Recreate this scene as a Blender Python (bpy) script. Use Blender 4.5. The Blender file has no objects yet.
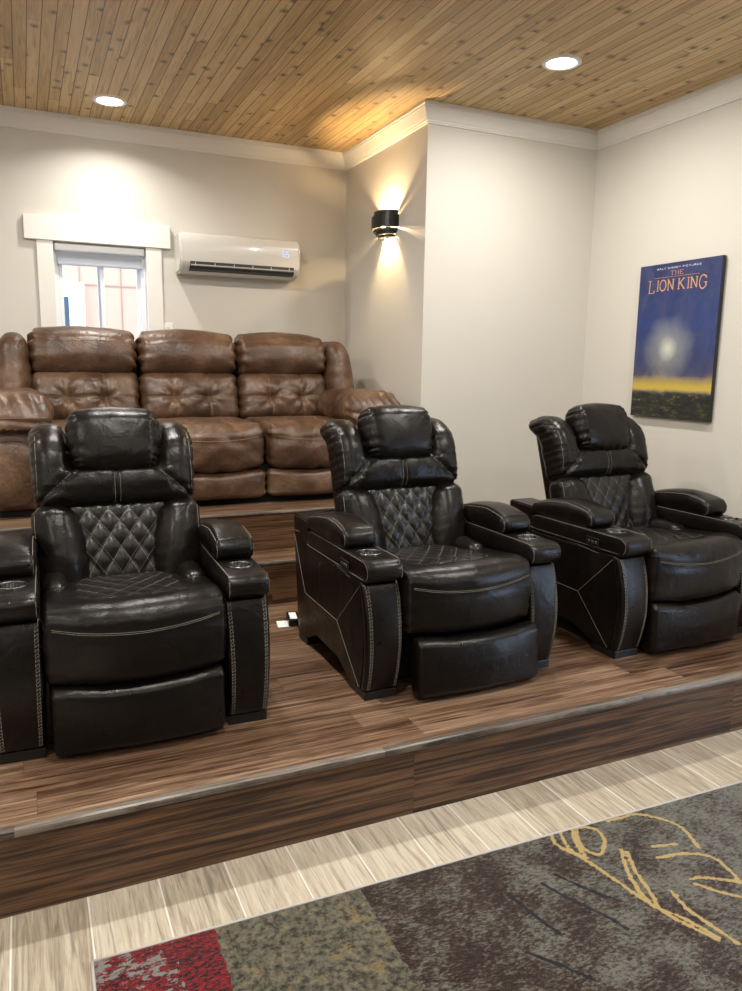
import bpy, bmesh, math, random
from mathutils import Vector, Matrix, noise
from mathutils.bvhtree import BVHTree
random.seed(7)
SC = bpy.context.scene
COL = SC.collection
PI = math.pi

# ---------------------------------------------------------------- materials
def new_mat(name):
    m = bpy.data.materials.new(name); m.use_nodes = True
    nt = m.node_tree; nt.nodes.clear()
    out = nt.nodes.new('ShaderNodeOutputMaterial')
    b = nt.nodes.new('ShaderNodeBsdfPrincipled')
    nt.links.new(b.outputs[0], out.inputs[0])
    return m, nt, b
class G:
    """small helper for wiring node graphs"""
    def __init__(s, nt): s.nt = nt
    def n(s, t, **k):
        nd = s.nt.nodes.new(t)
        for a, v in k.items(): setattr(nd, a, v)
        return nd
    def put(s, sock, v):
        if isinstance(v, bpy.types.NodeSocket): s.nt.links.new(v, sock)
        elif v is not None: sock.default_value = v
    def m(s, op, a, b=None, c=None, clamp=False):
        nd = s.n('ShaderNodeMath', operation=op, use_clamp=clamp)
        s.put(nd.inputs[0], a)
        if b is not None: s.put(nd.inputs[1], b)
        if c is not None: s.put(nd.inputs[2], c)
        return nd.outputs[0]
    def xyz(s, v):
        nd = s.n('ShaderNodeSeparateXYZ'); s.put(nd.inputs[0], v); return nd.outputs
    def vec(s, x, y, z):
        nd = s.n('ShaderNodeCombineXYZ')
        for i, q in enumerate((x, y, z)): s.put(nd.inputs[i], q)
        return nd.outputs[0]
    def noise(s, v, scale, detail=3, rough=.5, dist=0, out=0):
        nd = s.n('ShaderNodeTexNoise'); s.put(nd.inputs['Vector'], v)
        nd.inputs['Scale'].default_value = scale; nd.inputs['Detail'].default_value = detail
        nd.inputs['Roughness'].default_value = rough; nd.inputs['Distortion'].default_value = dist
        return nd.outputs[out]
    def ramp(s, f, stops, interp='LINEAR'):
        nd = s.n('ShaderNodeValToRGB'); s.put(nd.inputs[0], f)
        cr = nd.color_ramp; cr.interpolation = interp
        while len(cr.elements) < len(stops): cr.elements.new(.5)
        for e, (p, c) in zip(cr.elements, stops): e.position = p; e.color = (*c, 1) if len(c) == 3 else c
        return nd.outputs[0]
    def mix(s, f, a, b, mode='MIX'):
        nd = s.n('ShaderNodeMix', data_type='RGBA', blend_type=mode)
        s.put(nd.inputs[0], f)
        s.put(nd.inputs[6], (*a, 1) if isinstance(a, tuple) else a)
        s.put(nd.inputs[7], (*b, 1) if isinstance(b, tuple) else b)
        return nd.outputs[2]
    def wn(s, v, dim='3D'):
        nd = s.n('ShaderNodeTexWhiteNoise', noise_dimensions=dim)
        s.put(nd.inputs[1 if dim == '1D' else 0], v); return nd.outputs
    def bump(s, h, strength=.3, dist=.01, normal=None):
        nd = s.n('ShaderNodeBump'); s.put(nd.inputs['Height'], h)
        nd.inputs['Strength'].default_value = strength; nd.inputs['Distance'].default_value = dist
        if normal is not None: s.put(nd.inputs['Normal'], normal)
        return nd.outputs[0]
    def co(s, which='Object'):
        return s.n('ShaderNodeTexCoord').outputs[which]
    def mapping(s, v, scale=(1,1,1), loc=(0,0,0)):
        nd = s.n('ShaderNodeMapping'); s.put(nd.inputs[0], v)
        nd.inputs['Scale'].default_value = scale; nd.inputs['Location'].default_value = loc
        return nd.outputs[0]

def plain(name, col, rough=.5, metal=0, emit=None, estr=0, coat=0, spec=.5):
    m, nt, b = new_mat(name)
    b.inputs['Base Color'].default_value = (*col, 1); b.inputs['Roughness'].default_value = rough
    b.inputs['Metallic'].default_value = metal; b.inputs['Coat Weight'].default_value = coat
    b.inputs['Specular IOR Level'].default_value = spec
    if emit: b.inputs['Emission Color'].default_value = (*emit, 1); b.inputs['Emission Strength'].default_value = estr
    return m

def leather(name, c0, c1, c2, rough=.36, wr=.5, quilt=None, spec=.27):
    m, nt, b = new_mat(name); g = G(nt); v = g.co()
    big = g.noise(v, 5, 4, .6); fine = g.noise(v, 60, 3, .6)
    f = g.m('ADD', g.m('MULTIPLY', big, .8), g.m('MULTIPLY', fine, .2))
    col = g.ramp(f, [(.35, c0), (.52, c1), (.68, c2)])
    vor = g.n('ShaderNodeTexVoronoi', feature='F1'); g.put(vor.inputs['Vector'], v); vor.inputs['Scale'].default_value = 420
    crease = g.noise(v, 14, 5, .62, .8)
    bn = g.bump(vor.outputs[0], .12, .0012)
    bn = g.bump(crease, wr, .012, bn)
    rr = g.m('ADD', rough - .06, g.m('MULTIPLY', g.noise(v, 22, 3), .14))
    if quilt:
        uv = g.n('ShaderNodeUVMap').outputs[0]; x, y, z = g.xyz(uv)
        def line(q):
            fr = g.m('ABSOLUTE', g.m('SUBTRACT', g.m('FRACT', q), .5)); return g.m('GREATER_THAN', fr, .5 - .013)
        a = g.m('ADD', x, y); c = g.m('SUBTRACT', x, y)
        d1 = g.m('MULTIPLY', line(a), g.m('LESS_THAN', g.m('FRACT', g.m('MULTIPLY', c, 6)), .72))
        d2 = g.m('MULTIPLY', line(c), g.m('LESS_THAN', g.m('FRACT', g.m('MULTIPLY', a, 6)), .72))
        th = g.m('MAXIMUM', d1, d2)
        th = g.m('MULTIPLY', th, g.m('GREATER_THAN', y, -50))
        col = g.mix(th, col, (.22,.195,.16)); rr = g.m('ADD', rr, g.m('MULTIPLY', th, .3))
    g.put(b.inputs['Base Color'], col); g.put(b.inputs['Roughness'], rr); g.put(b.inputs['Normal'], bn)
    b.inputs['Specular IOR Level'].default_value = spec
    return m

def planks(name, axis, width, length, stops, gap=.0015, gapcol=(.01,.006,.004), rough=.35, gs=(1.2, 26), knots=0, tint=.35,
           bumpg=.5, off=0., vertical=False, worn=None, streak=None):
    """boards running along axis; coordinates are the object's own metres"""
    m, nt, b = new_mat(name); g = G(nt); v = g.co(); X = g.xyz(v)
    L, W = (X[0], X[1]) if axis == 'x' else (X[1], X[0])
    if vertical: L, W = X[0], X[2]
    if off: W = g.m('ADD', W, off)
    row = g.m('FLOOR', g.m('DIVIDE', W, width)); fw = g.m('FRACT', g.m('DIVIDE', W, width))
    r1 = g.wn(row, '1D')[0]
    L2 = g.m('ADD', g.m('DIVIDE', L, length), g.m('MULTIPLY', r1, 7.3))
    seg = g.m('FLOOR', L2); fl = g.m('FRACT', L2)
    idv = g.vec(row, seg, 3.1); w = g.wn(idv); rnd, rc = w[0], w[1]
    offv = g.m('MULTIPLY', rnd, 37.)
    gv = g.vec(g.m('ADD', g.m('MULTIPLY', L, gs[0]), offv), g.m('ADD', g.m('MULTIPLY', W, gs[1]), offv), rnd)
    n1 = g.noise(gv, 1.6, 6, .62, 1.4)
    gv2 = g.vec(g.m('MULTIPLY', L, gs[0]*5), g.m('MULTIPLY', W, gs[1]*7), offv)
    n2 = g.noise(gv2, 1.5, 3, .6)
    f = g.m('ADD', g.m('MULTIPLY', n1, .8), g.m('MULTIPLY', n2, .25))
    f = g.m('ADD', f, g.m('MULTIPLY', g.m('SUBTRACT', rnd, .5), tint), clamp=True)
    col = g.ramp(f, stops)
    hh = g.m('MULTIPLY', n2, .12)
    if streak:
        sv = g.vec(g.m('ADD', g.m('MULTIPLY', L, 3.), offv), g.m('ADD', g.m('MULTIPLY', W, 60.), offv), rnd)
        st = g.ramp(g.noise(sv, 1., 4, .6, 1.), [(.55, (0,0,0)), (.68, (1,1,1))]); col = g.mix(g.m('MULTIPLY', st, .75), col, streak)
    if knots:
        kv = g.vec(g.m('MULTIPLY', L, 3.4), g.m('MULTIPLY', W, 1/width), 0.)
        vo = g.n('ShaderNodeTexVoronoi', feature='F1', voronoi_dimensions='2D'); g.put(vo.inputs['Vector'], g.vec(g.m('ADD', g.m('MULTIPLY', L, 8.5), offv), g.m('MULTIPLY', W, .62/width), 0.))
        vo.inputs['Scale'].default_value = 1.; vo.inputs['Randomness'].default_value = 1.
        d = g.m('ADD', vo.outputs['Distance'], g.m('MULTIPLY', g.noise(v, 28, 4, .7), .26))
        pick = g.m('GREATER_THAN', g.xyz(vo.outputs['Color'])[0], .74)
        k = g.m('MULTIPLY', g.ramp(d, [(.14, (1,1,1)), (.24, (.55,.55,.55)), (.40, (0,0,0))]), pick)
        col = g.mix(g.m('MULTIPLY', k, knots), col, (.035, .017, .007))
    # gap lines
    e1 = g.m('LESS_THAN', g.m('MINIMUM', fw, g.m('SUBTRACT', 1., fw)), gap / width)
    e2 = g.m('LESS_THAN', g.m('MINIMUM', fl, g.m('SUBTRACT', 1., fl)), gap * .7 / length)
    e = g.m('MAXIMUM', e1, e2)
    col = g.mix(e, col, gapcol)
    hh = g.m('SUBTRACT', hh, g.m('MULTIPLY', e, 1.))
    g.put(b.inputs['Base Color'], col)
    g.put(b.inputs['Roughness'], g.m('ADD', rough, g.m('MULTIPLY', n2, .15)))
    g.put(b.inputs['Normal'], g.bump(hh, bumpg, .003))
    return m

M_BLK = leather('black_leather', (.0035,.0028,.0025), (.0060,.0046,.0040), (.011,.0085,.0072), .29, .26)
M_QLT = leather('quilted_leather', (.0045,.0038,.0034), (.0075,.006,.0054), (.012,.010,.0088), .31, .12, quilt=True, spec=.42)
M_BRN = leather('brown_leather', (.046,.0225,.0118), (.092,.048,.026), (.175,.105,.064), .35, .5, spec=.5)
M_THR = plain('thread', (.20,.18,.15), .7)
M_THD = plain('brown_thread', (.26,.17,.10), .7)
M_PIP = plain('dark_piping', (.012,.010,.009), .35)
M_PLA = plain('black_plastic', (.008,.008,.008), .3)
M_FAB = plain('black_underside', (.004,.004,.004), .9)
M_CHR = plain('chrome', (.35,.35,.35), .3, 1)
M_CUP = plain('cup_well', (.006,.006,.007), .22)
M_WHT = plain('white_trim', (.74,.725,.69), .42)
M_VNL = plain('white_vinyl', (.82,.84,.86), .35)
M_ACW = plain('white_gloss_plastic', (.62,.605,.56), .22, coat=.25)
M_ACD = plain('dark_vent', (.02,.02,.022), .5)
M_LED = plain('led_digit', (.2,.3,.6), .5, emit=(.50,.66,1), estr=.95)
M_SCN = plain('matte_black_metal', (.006,.006,.006), .38)
M_BULB = plain('warm_bulb', (1,.9,.7), .5, emit=(1,.70,.36), estr=3800)
M_LENS = plain('downlight_lens', (1,1,1), .5, emit=(1,.95,.86), estr=14)
M_RIM = plain('downlight_rim', (.80,.79,.77), .4)
M_SHD = plain('grey_shade_fabric', (.36,.39,.45), .8)
M_OUT = plain('outlet_plastic', (.75,.74,.71), .4)
M_SLOT = plain('slot_dark', (.03,.03,.03), .6)
M_PAPER = plain('paper_white', (.85,.85,.83), .7)

def wall_mat():
    m, nt, b = new_mat('painted_wall'); g = G(nt); v = g.co()
    n = g.noise(v, 160, 3, .6)
    g.put(b.inputs['Base Color'], g.mix(g.noise(v, 1.3, 2), (.595,.572,.522), (.62,.597,.545)))
    b.inputs['Roughness'].default_value = .62; b.inputs['Specular IOR Level'].default_value = .3
    g.put(b.inputs['Normal'], g.bump(n, .12, .002)); return m
M_WALL = wall_mat()
M_DKW = plain('dark_unseen_wall', (.045,.042,.042), .7)  # unseen front wall, colour chosen dark to keep the leather's reflections black
M_CEIL = planks('knotty_pine', 'y', .0605, 2.6, [(.25,(.30,.19,.085)), (.42,(.46,.305,.135)), (.56,(.57,.40,.19)), (.75,(.66,.50,.27))],
                gap=.0021, gapcol=(.10,.058,.025), rough=.42, gs=(1.0, 24), knots=.95, tint=.26, bumpg=.6, off=.018, streak=(.31,.185,.08))
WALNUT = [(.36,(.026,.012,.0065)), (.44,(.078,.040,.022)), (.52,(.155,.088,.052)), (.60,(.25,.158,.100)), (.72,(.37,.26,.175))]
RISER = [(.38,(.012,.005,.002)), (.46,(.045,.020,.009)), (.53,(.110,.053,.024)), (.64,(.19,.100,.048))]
M_STG = planks('walnut_laminate', 'x', .127, 1.22, WALNUT, gap=.0006, rough=.27, gs=(1.0, 38), tint=.07, bumpg=.25, off=.032, streak=(.014,.006,.003))
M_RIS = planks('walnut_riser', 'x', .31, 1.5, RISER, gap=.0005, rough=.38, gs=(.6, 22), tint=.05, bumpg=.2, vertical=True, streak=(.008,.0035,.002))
M_NOS = planks('worn_nosing', 'x', 2., 1.1, [(.38,(.035,.027,.022)), (.5,(.105,.085,.068)), (.62,(.20,.17,.14))], gap=.0006, rough=.25, gs=(2.0, 60), tint=.15, bumpg=.2, off=1.3)
M_TILE = planks('wood_look_tile', 'y', .1955, 40., [(.30,(.19,.155,.11)), (.44,(.32,.265,.195)), (.56,(.44,.38,.29)), (.75,(.57,.51,.41))],
                gap=.0022, gapcol=(.66,.64,.59), rough=.42, gs=(2.2, 34), tint=.16, bumpg=.15, off=.1125, streak=(.17,.15,.125))

# ---------------------------------------------------------------- objects
def link(name, me, mat=None, parent=None, smooth=False):
    o = bpy.data.objects.new(name, me); COL.objects.link(o)
    if mat is not None:
        for mm in (mat if isinstance(mat, (list, tuple)) else [mat]): me.materials.append(mm)
    if parent: o.parent = parent
    if smooth:
        for p in me.polygons: p.use_smooth = True
    return o
def from_bm(name, bm, mat=None, parent=None, smooth=False):
    bmesh.ops.recalc_face_normals(bm, faces=bm.faces)
    me = bpy.data.meshes.new(name); bm.to_mesh(me); bm.free()
    return link(name, me, mat, parent, smooth)
def tag(o, label=None, cat=None, group=None, kind=None):
    if label: o['label'] = label
    if cat: o['category'] = cat
    if group: o['group'] = group
    if kind: o['kind'] = kind
    return o
def empty(name, loc, rz=0):
    o = bpy.data.objects.new(name, None); COL.objects.link(o); o.location = loc; o.rotation_euler = (0,0,rz)
    o.empty_display_size = .1
    return o
def copy_tree(o, parent=None):
    c = o.copy(); COL.objects.link(c)
    if parent is not None: c.parent = parent
    for ch in list(o.children): copy_tree(ch, c)
    return c
def add_box(bm, lo, hi, bev=0, seg=2, rot=None):
    r = bmesh.ops.create_cube(bm, size=1)
    vs = r['verts']; c = (Vector(lo)+Vector(hi))/2; s = Vector(hi)-Vector(lo)
    for v in vs: v.co = Vector((v.co.x*s.x, v.co.y*s.y, v.co.z*s.z))
    if rot is not None:
        for v in vs: v.co = rot @ v.co
    for v in vs: v.co += c
    if bev:
        es = list({e for v in vs for e in v.link_edges})
        bmesh.ops.bevel(bm, geom=es, offset=bev, segments=seg, affect='EDGES', profile=.5)
def box(name, lo, hi, mat, parent=None, bev=0, seg=2, smooth=False):
    bm = bmesh.new(); add_box(bm, lo, hi, bev, seg); return from_bm(name, bm, mat, parent, smooth)
def add_tube(bm, pts, r, sides=6, closed=False):
    pts = [Vector(p) for p in pts]; n = len(pts); rings = []
    up = Vector((0,0,1))
    for i, p in enumerate(pts):
        a = pts[(i-1) % n] if (closed or i > 0) else p; b_ = pts[(i+1) % n] if (closed or i < n-1) else p
        t = (b_-a); t = t.normalized() if t.length > 1e-9 else Vector((1,0,0))
        s = t.cross(up)
        if s.length < .05: s = t.cross(Vector((0,1,0)))
        s.normalize(); u = s.cross(t)
        rings.append([bm.verts.new(p + r*(math.cos(2*PI*k/sides)*s + math.sin(2*PI*k/sides)*u)) for k in range(sides)])
    m = n if closed else n-1
    for i in range(m):
        A, B = rings[i], rings[(i+1) % n]
        for k in range(sides): bm.faces.new((A[k], A[(k+1)%sides], B[(k+1)%sides], B[k]))
    if not closed:
        bm.faces.new(rings[0]); bm.faces.new(rings[-1][::-1])
def cyl(bm, c, r0, r1, z0, z1, seg=32, cap0=True, cap1=True):
    A = [bm.verts.new((c[0]+r0*math.cos(2*PI*k/seg), c[1]+r0*math.sin(2*PI*k/seg), z0)) for k in range(seg)]
    B = [bm.verts.new((c[0]+r1*math.cos(2*PI*k/seg), c[1]+r1*math.sin(2*PI*k/seg), z1)) for k in range(seg)]
    for k in range(seg): bm.faces.new((A[k], A[(k+1)%seg], B[(k+1)%seg], B[k]))
    if cap0: bm.faces.new(A[::-1])
    if cap1: bm.faces.new(B)
def lathe(bm, c, prof, seg=32):
    rings = [[bm.verts.new((c[0]+r*math.cos(2*PI*k/seg), c[1]+r*math.sin(2*PI*k/seg), c[2]+z)) for k in range(seg)] for r, z in prof]
    for A, B in zip(rings, rings[1:]):
        for k in range(seg): bm.faces.new((A[k], A[(k+1)%seg], B[(k+1)%seg], B[k]))
    return rings
def prism(bm, pts, axis, a, b, bev=0):
    """polygon pts swept along axis from a to b"""
    def P(p, t): return {'x': (t, p[0], p[1]), 'y': (p[0], t, p[1]), 'z': (p[0], p[1], t)}[axis]
    A = [bm.verts.new(P(p, a)) for p in pts]; B = [bm.verts.new(P(p, b)) for p in pts]; n = len(pts)
    fs = [bm.faces.new(A), bm.faces.new(B[::-1])]
    for i in range(n): fs.append(bm.faces.new((A[i], B[i], B[(i+1)%n], A[(i+1)%n])))
    if bev:
        es = list({e for f in fs[:2] for e in f.edges}); bmesh.ops.bevel(bm, geom=es, offset=bev, segments=2, affect='EDGES')

def _axis(h, r, el, c):
    a = [-h + r - r*math.tan(PI/4*(c-k)/c) for k in range(c)]
    L = 2*(h-r)
    n = max(1, int(round(L/el)))
    mid = [-(h-r) + L*i/n for i in range(n+1)] if L > 1e-6 else [0.]
    return a + mid + [-q for q in a[::-1]]
def soft(name, lo, hi, r, mat, parent=None, puff=(0,0,0), el=.022, c=4, shape=None, disp=None, xf=None, uvf=None, bvhs=None, wrinkle=0, wscale=9, seed=0, label=None):
    """rounded upholstery body: rounded box -> puff -> shape -> displacement along normals -> transform"""
    lo, hi = Vector(lo), Vector(hi); ctr = (lo+hi)/2; h = (hi-lo)/2
    rr = [min(q, hh*.999) for q, hh in zip(r if isinstance(r, (tuple, list)) else (r,)*3, h)]
    ax = [_axis(h[i], rr[i], el, c) for i in range(3)]; N = [len(a) for a in ax]
    bm = bmesh.new(); V = {}; U = {}
    uvl = bm.loops.layers.uv.new('UVMap') if uvf else None
    def vert(i, j, k):
        key = (i, j, k)
        if key in V: return V[key]
        p = [ax[0][i], ax[1][j], ax[2][k]]
        q = [max(-(h[t]-rr[t]), min(h[t]-rr[t], p[t])) for t in range(3)]
        d = Vector([(p[t]-q[t])/rr[t] for t in range(3)])
        if d.length > 1e-9:
            d.normalize(); p = [q[t] + d[t]*rr[t] for t in range(3)]
        u = [p[t]/h[t] for t in range(3)]
        for t in range(3):
            a_, b_ = (t+1) % 3, (t+2) % 3
            p[t] += u[t]*puff[t]*(1-min(1,u[a_]**2))*(1-min(1,u[b_]**2))
        v = bm.verts.new((p[0]+ctr[0], p[1]+ctr[1], p[2]+ctr[2])); V[key] = v; U[v] = u
        return v
    for t in range(3):
        a_, b_ = (t+1) % 3, (t+2) % 3
        for side in (0, N[t]-1):
            for i in range(N[a_]-1):
                for j in range(N[b_]-1):
                    def mk(x, y):
                        k = [0,0,0]; k[t] = side; k[a_] = x; k[b_] = y; return vert(*k)
                    q = [mk(i,j), mk(i+1,j), mk(i+1,j+1), mk(i,j+1)]
                    if side == 0: q.reverse()
                    f = bm.faces.new(q)
                    if uvf:
                        for l in f.loops: l[uvl].uv = uvf(l.vert.co)
    if shape:
        new = {v: shape(v.co.copy(), U[v]) for v in bm.verts}
        for v, p in new.items(): v.co = p
    bm.normal_update()
    if disp or wrinkle:
        new = {}
        for v in bm.verts:
            d = disp(v.co, v.normal, U[v]) if disp else 0.
            if wrinkle:
                q = v.co*wscale + Vector((seed*3.7, seed*1.3, seed))
                d += wrinkle*(noise.noise(q) + .5*noise.noise(q*2.3))
            new[v] = v.co + v.normal*d
        for v, p in new.items(): v.co = p
    if xf is not None:
        for v in bm.verts: v.co = xf @ v.co
    bm.normal_update()
    if bvhs is not None: bvhs.append(BVHTree.FromBMesh(bm))
    me = bpy.data.meshes.new(name); bm.to_mesh(me); bm.free()
    o = link(name, me, mat, parent, True)
    if label: o['label'] = label
    return o
def resample(pts, step):
    pts = [Vector(p) for p in pts]; out = [pts[0]]
    for a, b in zip(pts, pts[1:]):
        n = max(1, int((b-a).length/step)); out += [a.lerp(b, i/n) for i in range(1, n+1)]
    return out
def curve_pts(pts, n=8):
    """Catmull-Rom through pts"""
    P = [Vector(p) for p in pts]; P = [P[0]*2-P[1]] + P + [P[-1]*2-P[-2]]; out = []
    for i in range(1, len(P)-2):
        for k in range(n):
            t = k/n; a, b, c, d = P[i-1], P[i], P[i+1], P[i+2]
            out.append(.5*((2*b)+(c-a)*t+(2*a-5*b+4*c-d)*t*t+(3*b-a-3*c+d)*t**3))
    out.append(P[-2]); return out
def cast(pts, direction, bvhs, off=.0008, back=.6):
    d = Vector(direction).normalized(); out = []
    for p in pts:
        best = None
        for t in bvhs:
            hit = t.ray_cast(p - d*back, d, back*2.5)
            if hit[0] is not None and (best is None or hit[3] < best[0]): best = (hit[3], hit[0])
        if best: out.append(best[1] - d*off)
    return out
def seam_bm(bm, pts, direction, bvhs, r=.0014, dash=False, off=.0008, step=.012, closed=False, xf=None):
    if dash:
        q = resample(pts, .0045)
        if xf is not None: q = [xf @ p for p in q]
        q = cast(q, direction, bvhs, off)
        i = 0
        while i + 2 < len(q):
            add_tube(bm, [q[i], q[i+2]], r, 4); i += 3
    else:
        q = resample(pts, step)
        if xf is not None: q = [xf @ p for p in q]
        q = cast(q, direction, bvhs, off)
        if len(q) > 1: add_tube(bm, q, r, 5, closed)

def seam(name, mat, parent, *a, **k):
    bm = bmesh.new(); seam_bm(bm, *a, **k)
    if len(bm.verts): return from_bm(name, bm, mat, parent)
    bm.free()

# ---------------------------------------------------------------- the black power recliner
LEAN = math.radians(18.5)
XB = Matrix.Translation((0,.49,.45)) @ Matrix.Rotation(-LEAN, 4, 'X')
def gauss(d, w): return math.exp(-(d/w)**2)
def seg_dist(px_, py_, ax_, ay_, bx_, by_):
    vx, vy = bx_-ax_, by_-ay_; t = max(0, min(1, ((px_-ax_)*vx+(py_-ay_)*vy)/(vx*vx+vy*vy)))
    return math.hypot(px_-ax_-t*vx, py_-ay_-t*vy)
def quilt_h(a, b, amp):
    return amp*(abs(math.sin(PI*a))*abs(math.sin(PI*b)))**.42
def make_recliner():
    root = empty('recliner', (0,0,0))
    # --- base
    box('base', (-.275,.10,.02), (.275,.72,.22), M_FAB, root, .01)
    # --- arms
    for s in (-1, 1):
        arm_b = []
        xi, xo = .288, .432
        O = [(.035,.03), (.012,.12), (.002,.24), (.010,.36), (.030,.455), (.60,.455), (.60,.572), (.80,.577), (.795,.50), (.735,.03), (.64,.03), (.52,.085), (.27,.078), (.15,.03)]
        bm = bmesh.new()
        ou = [bm.verts.new((s*xo, y, z)) for y, z in O]; inn = [bm.verts.new((s*xi, y, z)) for y, z in O]
        A = bm.verts.new((s*(xo+.013), .606, .254)); B = bm.verts.new((s*(xo+.013), .24, .245))
        for f in ((0,1,2,3,4,B), (4,5,A,B), (5,6,7,8,A), (8,9,10,A), (A,10,11,12,B), (B,12,13,0)):
            bm.faces.new([ou[q] if isinstance(q, int) else q for q in f])
        bm.faces.new(inn[::-1])
        for i in range(len(O)):
            j = (i+1) % len(O); bm.faces.new((ou[i], inn[i], inn[j], ou[j]))
        bmesh.ops.recalc_face_normals(bm, faces=bm.faces)
        edges = [e for e in bm.edges if e.calc_face_angle(0) > .6]
        bmesh.ops.bevel(bm, geom=edges, offset=.007, segments=3, affect='EDGES')
        bmesh.ops.triangulate(bm, faces=bm.faces)
        body_bvh = BVHTree.FromBMesh(bm)
        arm = from_bm('arm', bm, M_BLK, root)
        for p in arm.data.polygons: p.use_smooth = False
        # facet seams on the outer side
        bm = bmesh.new(); dirv = (-s, 0, 0); X = s*.6
        for a, b_ in (((.796,.499),(.606,.254)), ((.606,.254),(.24,.245)), ((.24,.245),(.036,.45)), ((.24,.245),(.05,.04)), ((.62,.47),(.14,.445)), ((.795,.50),(.72,.505))):
            seam_bm(bm, [(X,*a), (X,*b_)], dirv, [body_bvh], .0011)
        from_bm('side_seam', bm, M_THR, arm)
        # feet
        box('foot', (min(s*.292,s*.428),.004,0), (max(s*.292,s*.428),.15,.034), M_PLA, arm, .003)
        box('foot', (min(s*.292,s*.428),.63,0), (max(s*.292,s*.428),.735,.034), M_PLA, arm, .003)
        # curved front panel
        fb = []
        def shp(p, u):
            t = max(0, min(1, (p.z-.03)/.42)); p.y += .018 - .042*math.sin(PI*t)**.8 + .010*t
            p.x = s*.361 + (p.x - s*.361)*(1 - .10*(1-t)); return p
        soft('front_panel', (s*.361-.078,-.012,.032), (s*.361+.078,.03,.455), (.014,.018,.012), M_BLK, arm, (0,.006,0), .02, 3, shape=shp, bvhs=fb)
        for xx in (-.061, .061):
            bm = bmesh.new()
            for dx in (-.005, .005):
                seam_bm(bm, [(s*.361+(xx+dx)*(1-.10*(1-t/20)), -.2, .045+.40*t/20) for t in range(21)], (0,1,0), fb, .0010, dash=True)
            z = .045
            while z < .44:
                t = (z-.03)/.42; x0 = s*.361+xx*(1-.10*(1-t))
                q = cast([Vector((x0-.004,-.2,z)), Vector((x0+.004,-.2,z+.006))], (0,1,0), fb)
                if len(q) == 2: add_tube(bm, q, .0009, 4)
                z += .011
            from_bm('panel_stitching', bm, M_THR, arm)
        # console with cup holder
        cx, cy = s*.365, .115
        cb = []
        con = soft('console', (s*.363-.075,-.028,.457), (s*.363+.075,.615,.542), (.010,.045,.036), M_BLK, arm, (0,.003,.002), .03, 4)
        cutbm = bmesh.new(); cyl(cutbm, (cx,cy), .041, .041, .47, .60, 40)
        cut = from_bm('cutter', cutbm)
        md = con.modifiers.new('b', 'BOOLEAN'); md.object = cut; md.operation = 'DIFFERENCE'; md.solver = 'EXACT'
        dg = bpy.context.evaluated_depsgraph_get(); me = bpy.data.meshes.new_from_object(con.evaluated_get(dg)); con.modifiers.clear()
        con.data = me; bpy.data.objects.remove(cut)
        for p in me.polygons: p.use_smooth = abs(p.normal.z) < .999 or p.center.z > .5
        bmc = bmesh.new(); bmc.from_mesh(me); con_b = BVHTree.FromBMesh(bmc); bmc.free()
        bm = bmesh.new(); lathe(bm, (cx,cy,0), [(.046,.5405),(.046,.5445),(.041,.5450),(.0385,.542),(.0375,.475),(.0,.474)])
        from_bm('cup_holder', bm, M_CUP, con, True)
        bm = bmesh.new()
        add_tube(bm, [(cx+.0425*math.cos(k*PI/20), cy+.0425*math.sin(k*PI/20), .5450) for k in range(40)], .0010, 5, True)
        from_bm('cup_ring', bm, M_CHR, con, True)
        for xx in (-.069, .069):
            bm = bmesh.new(); x_ = s*.365+xx
            q = cast(resample([(x_,.60,.8), (x_,.01,.8)], .02), (0,0,-1), [con_b]) + cast(resample([(x_,-.3,.520), (x_,-.3,.472)], .01), (0,1,0), [con_b])
            add_tube(bm, q, .0011, 5); from_bm('console_seam', bm, M_THR, con)
        seam('console_seam', M_THR, con, [(s*.6, .60, .470), (s*.6, .02, .468)], (-s,0,0), [con_b], .0009, step=.02)
        # switch panel on the outer side of the console
        bm = bmesh.new(); add_box(bm, (min(s*.443,s*.449),.125,.474), (max(s*.443,s*.449),.205,.512), .0025, 3)
        sw = from_bm('switch_panel', bm, M_PLA, con)
        for yy in (.142, .163, .186): box('switch_button', (min(s*.447,s*.4515),yy-.006,.487), (max(s*.447,s*.4515),yy+.006,.499), M_CHR, sw, .001, 1)
        # padded lid
        pb = []
        def pshape(p, u):
            t = (p.y-.20)/.42
            if p.z > .56: p.z += .020*math.sin(PI*min(1,max(0,t)))**.7 - .026*max(0,t-.35)*1.6 - .012*max(0,.2-t)
            return p
        soft('arm_pad', (s*.368-.074,.188,.540), (s*.368+.074,.625,.616), (.022,.030,.034), M_BLK, arm, (.004,.006,.016), .022, 5, shape=pshape, wrinkle=.0016, wscale=12, seed=s, bvhs=pb)
        for xx in (-.066, .066):
            bm = bmesh.new(); x_ = s*.368+xx
            q = cast(resample([(x_,.60,.8), (x_,.222,.8)], .015), (0,0,-1), pb) + cast(resample([(x_,-.1,.595), (x_,-.1,.548)], .01), (0,1,0), pb)
            add_tube(bm, q, .0011, 5); from_bm('pad_seam', bm, M_THR, arm)
    # --- seat cushion
    sb = []
    def sshape(p, u):
        x = p.x/.283
        k = max(0, 1-(p.y+.05)/.16)
        p.z += -.012*(1-x*x)*0 + .0
        if p.z > .40:
            p.z -= .030*gauss(p.x, .20)*min(1, max(0, (p.y-.04)/.07))*(1-.35*min(1,max(0,(p.y-.3)/.2)))
            p.z -= .040*min(1,max(0,(p.y-.08)/.36))
        if p.z < .34: p.z -= .020*(1-x*x)*max(0, 1-(p.y+.05)/.3)
        p.y -= .022*(1-x*x)*max(0, 1-(p.y+.05)/.25)
        return p
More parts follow.
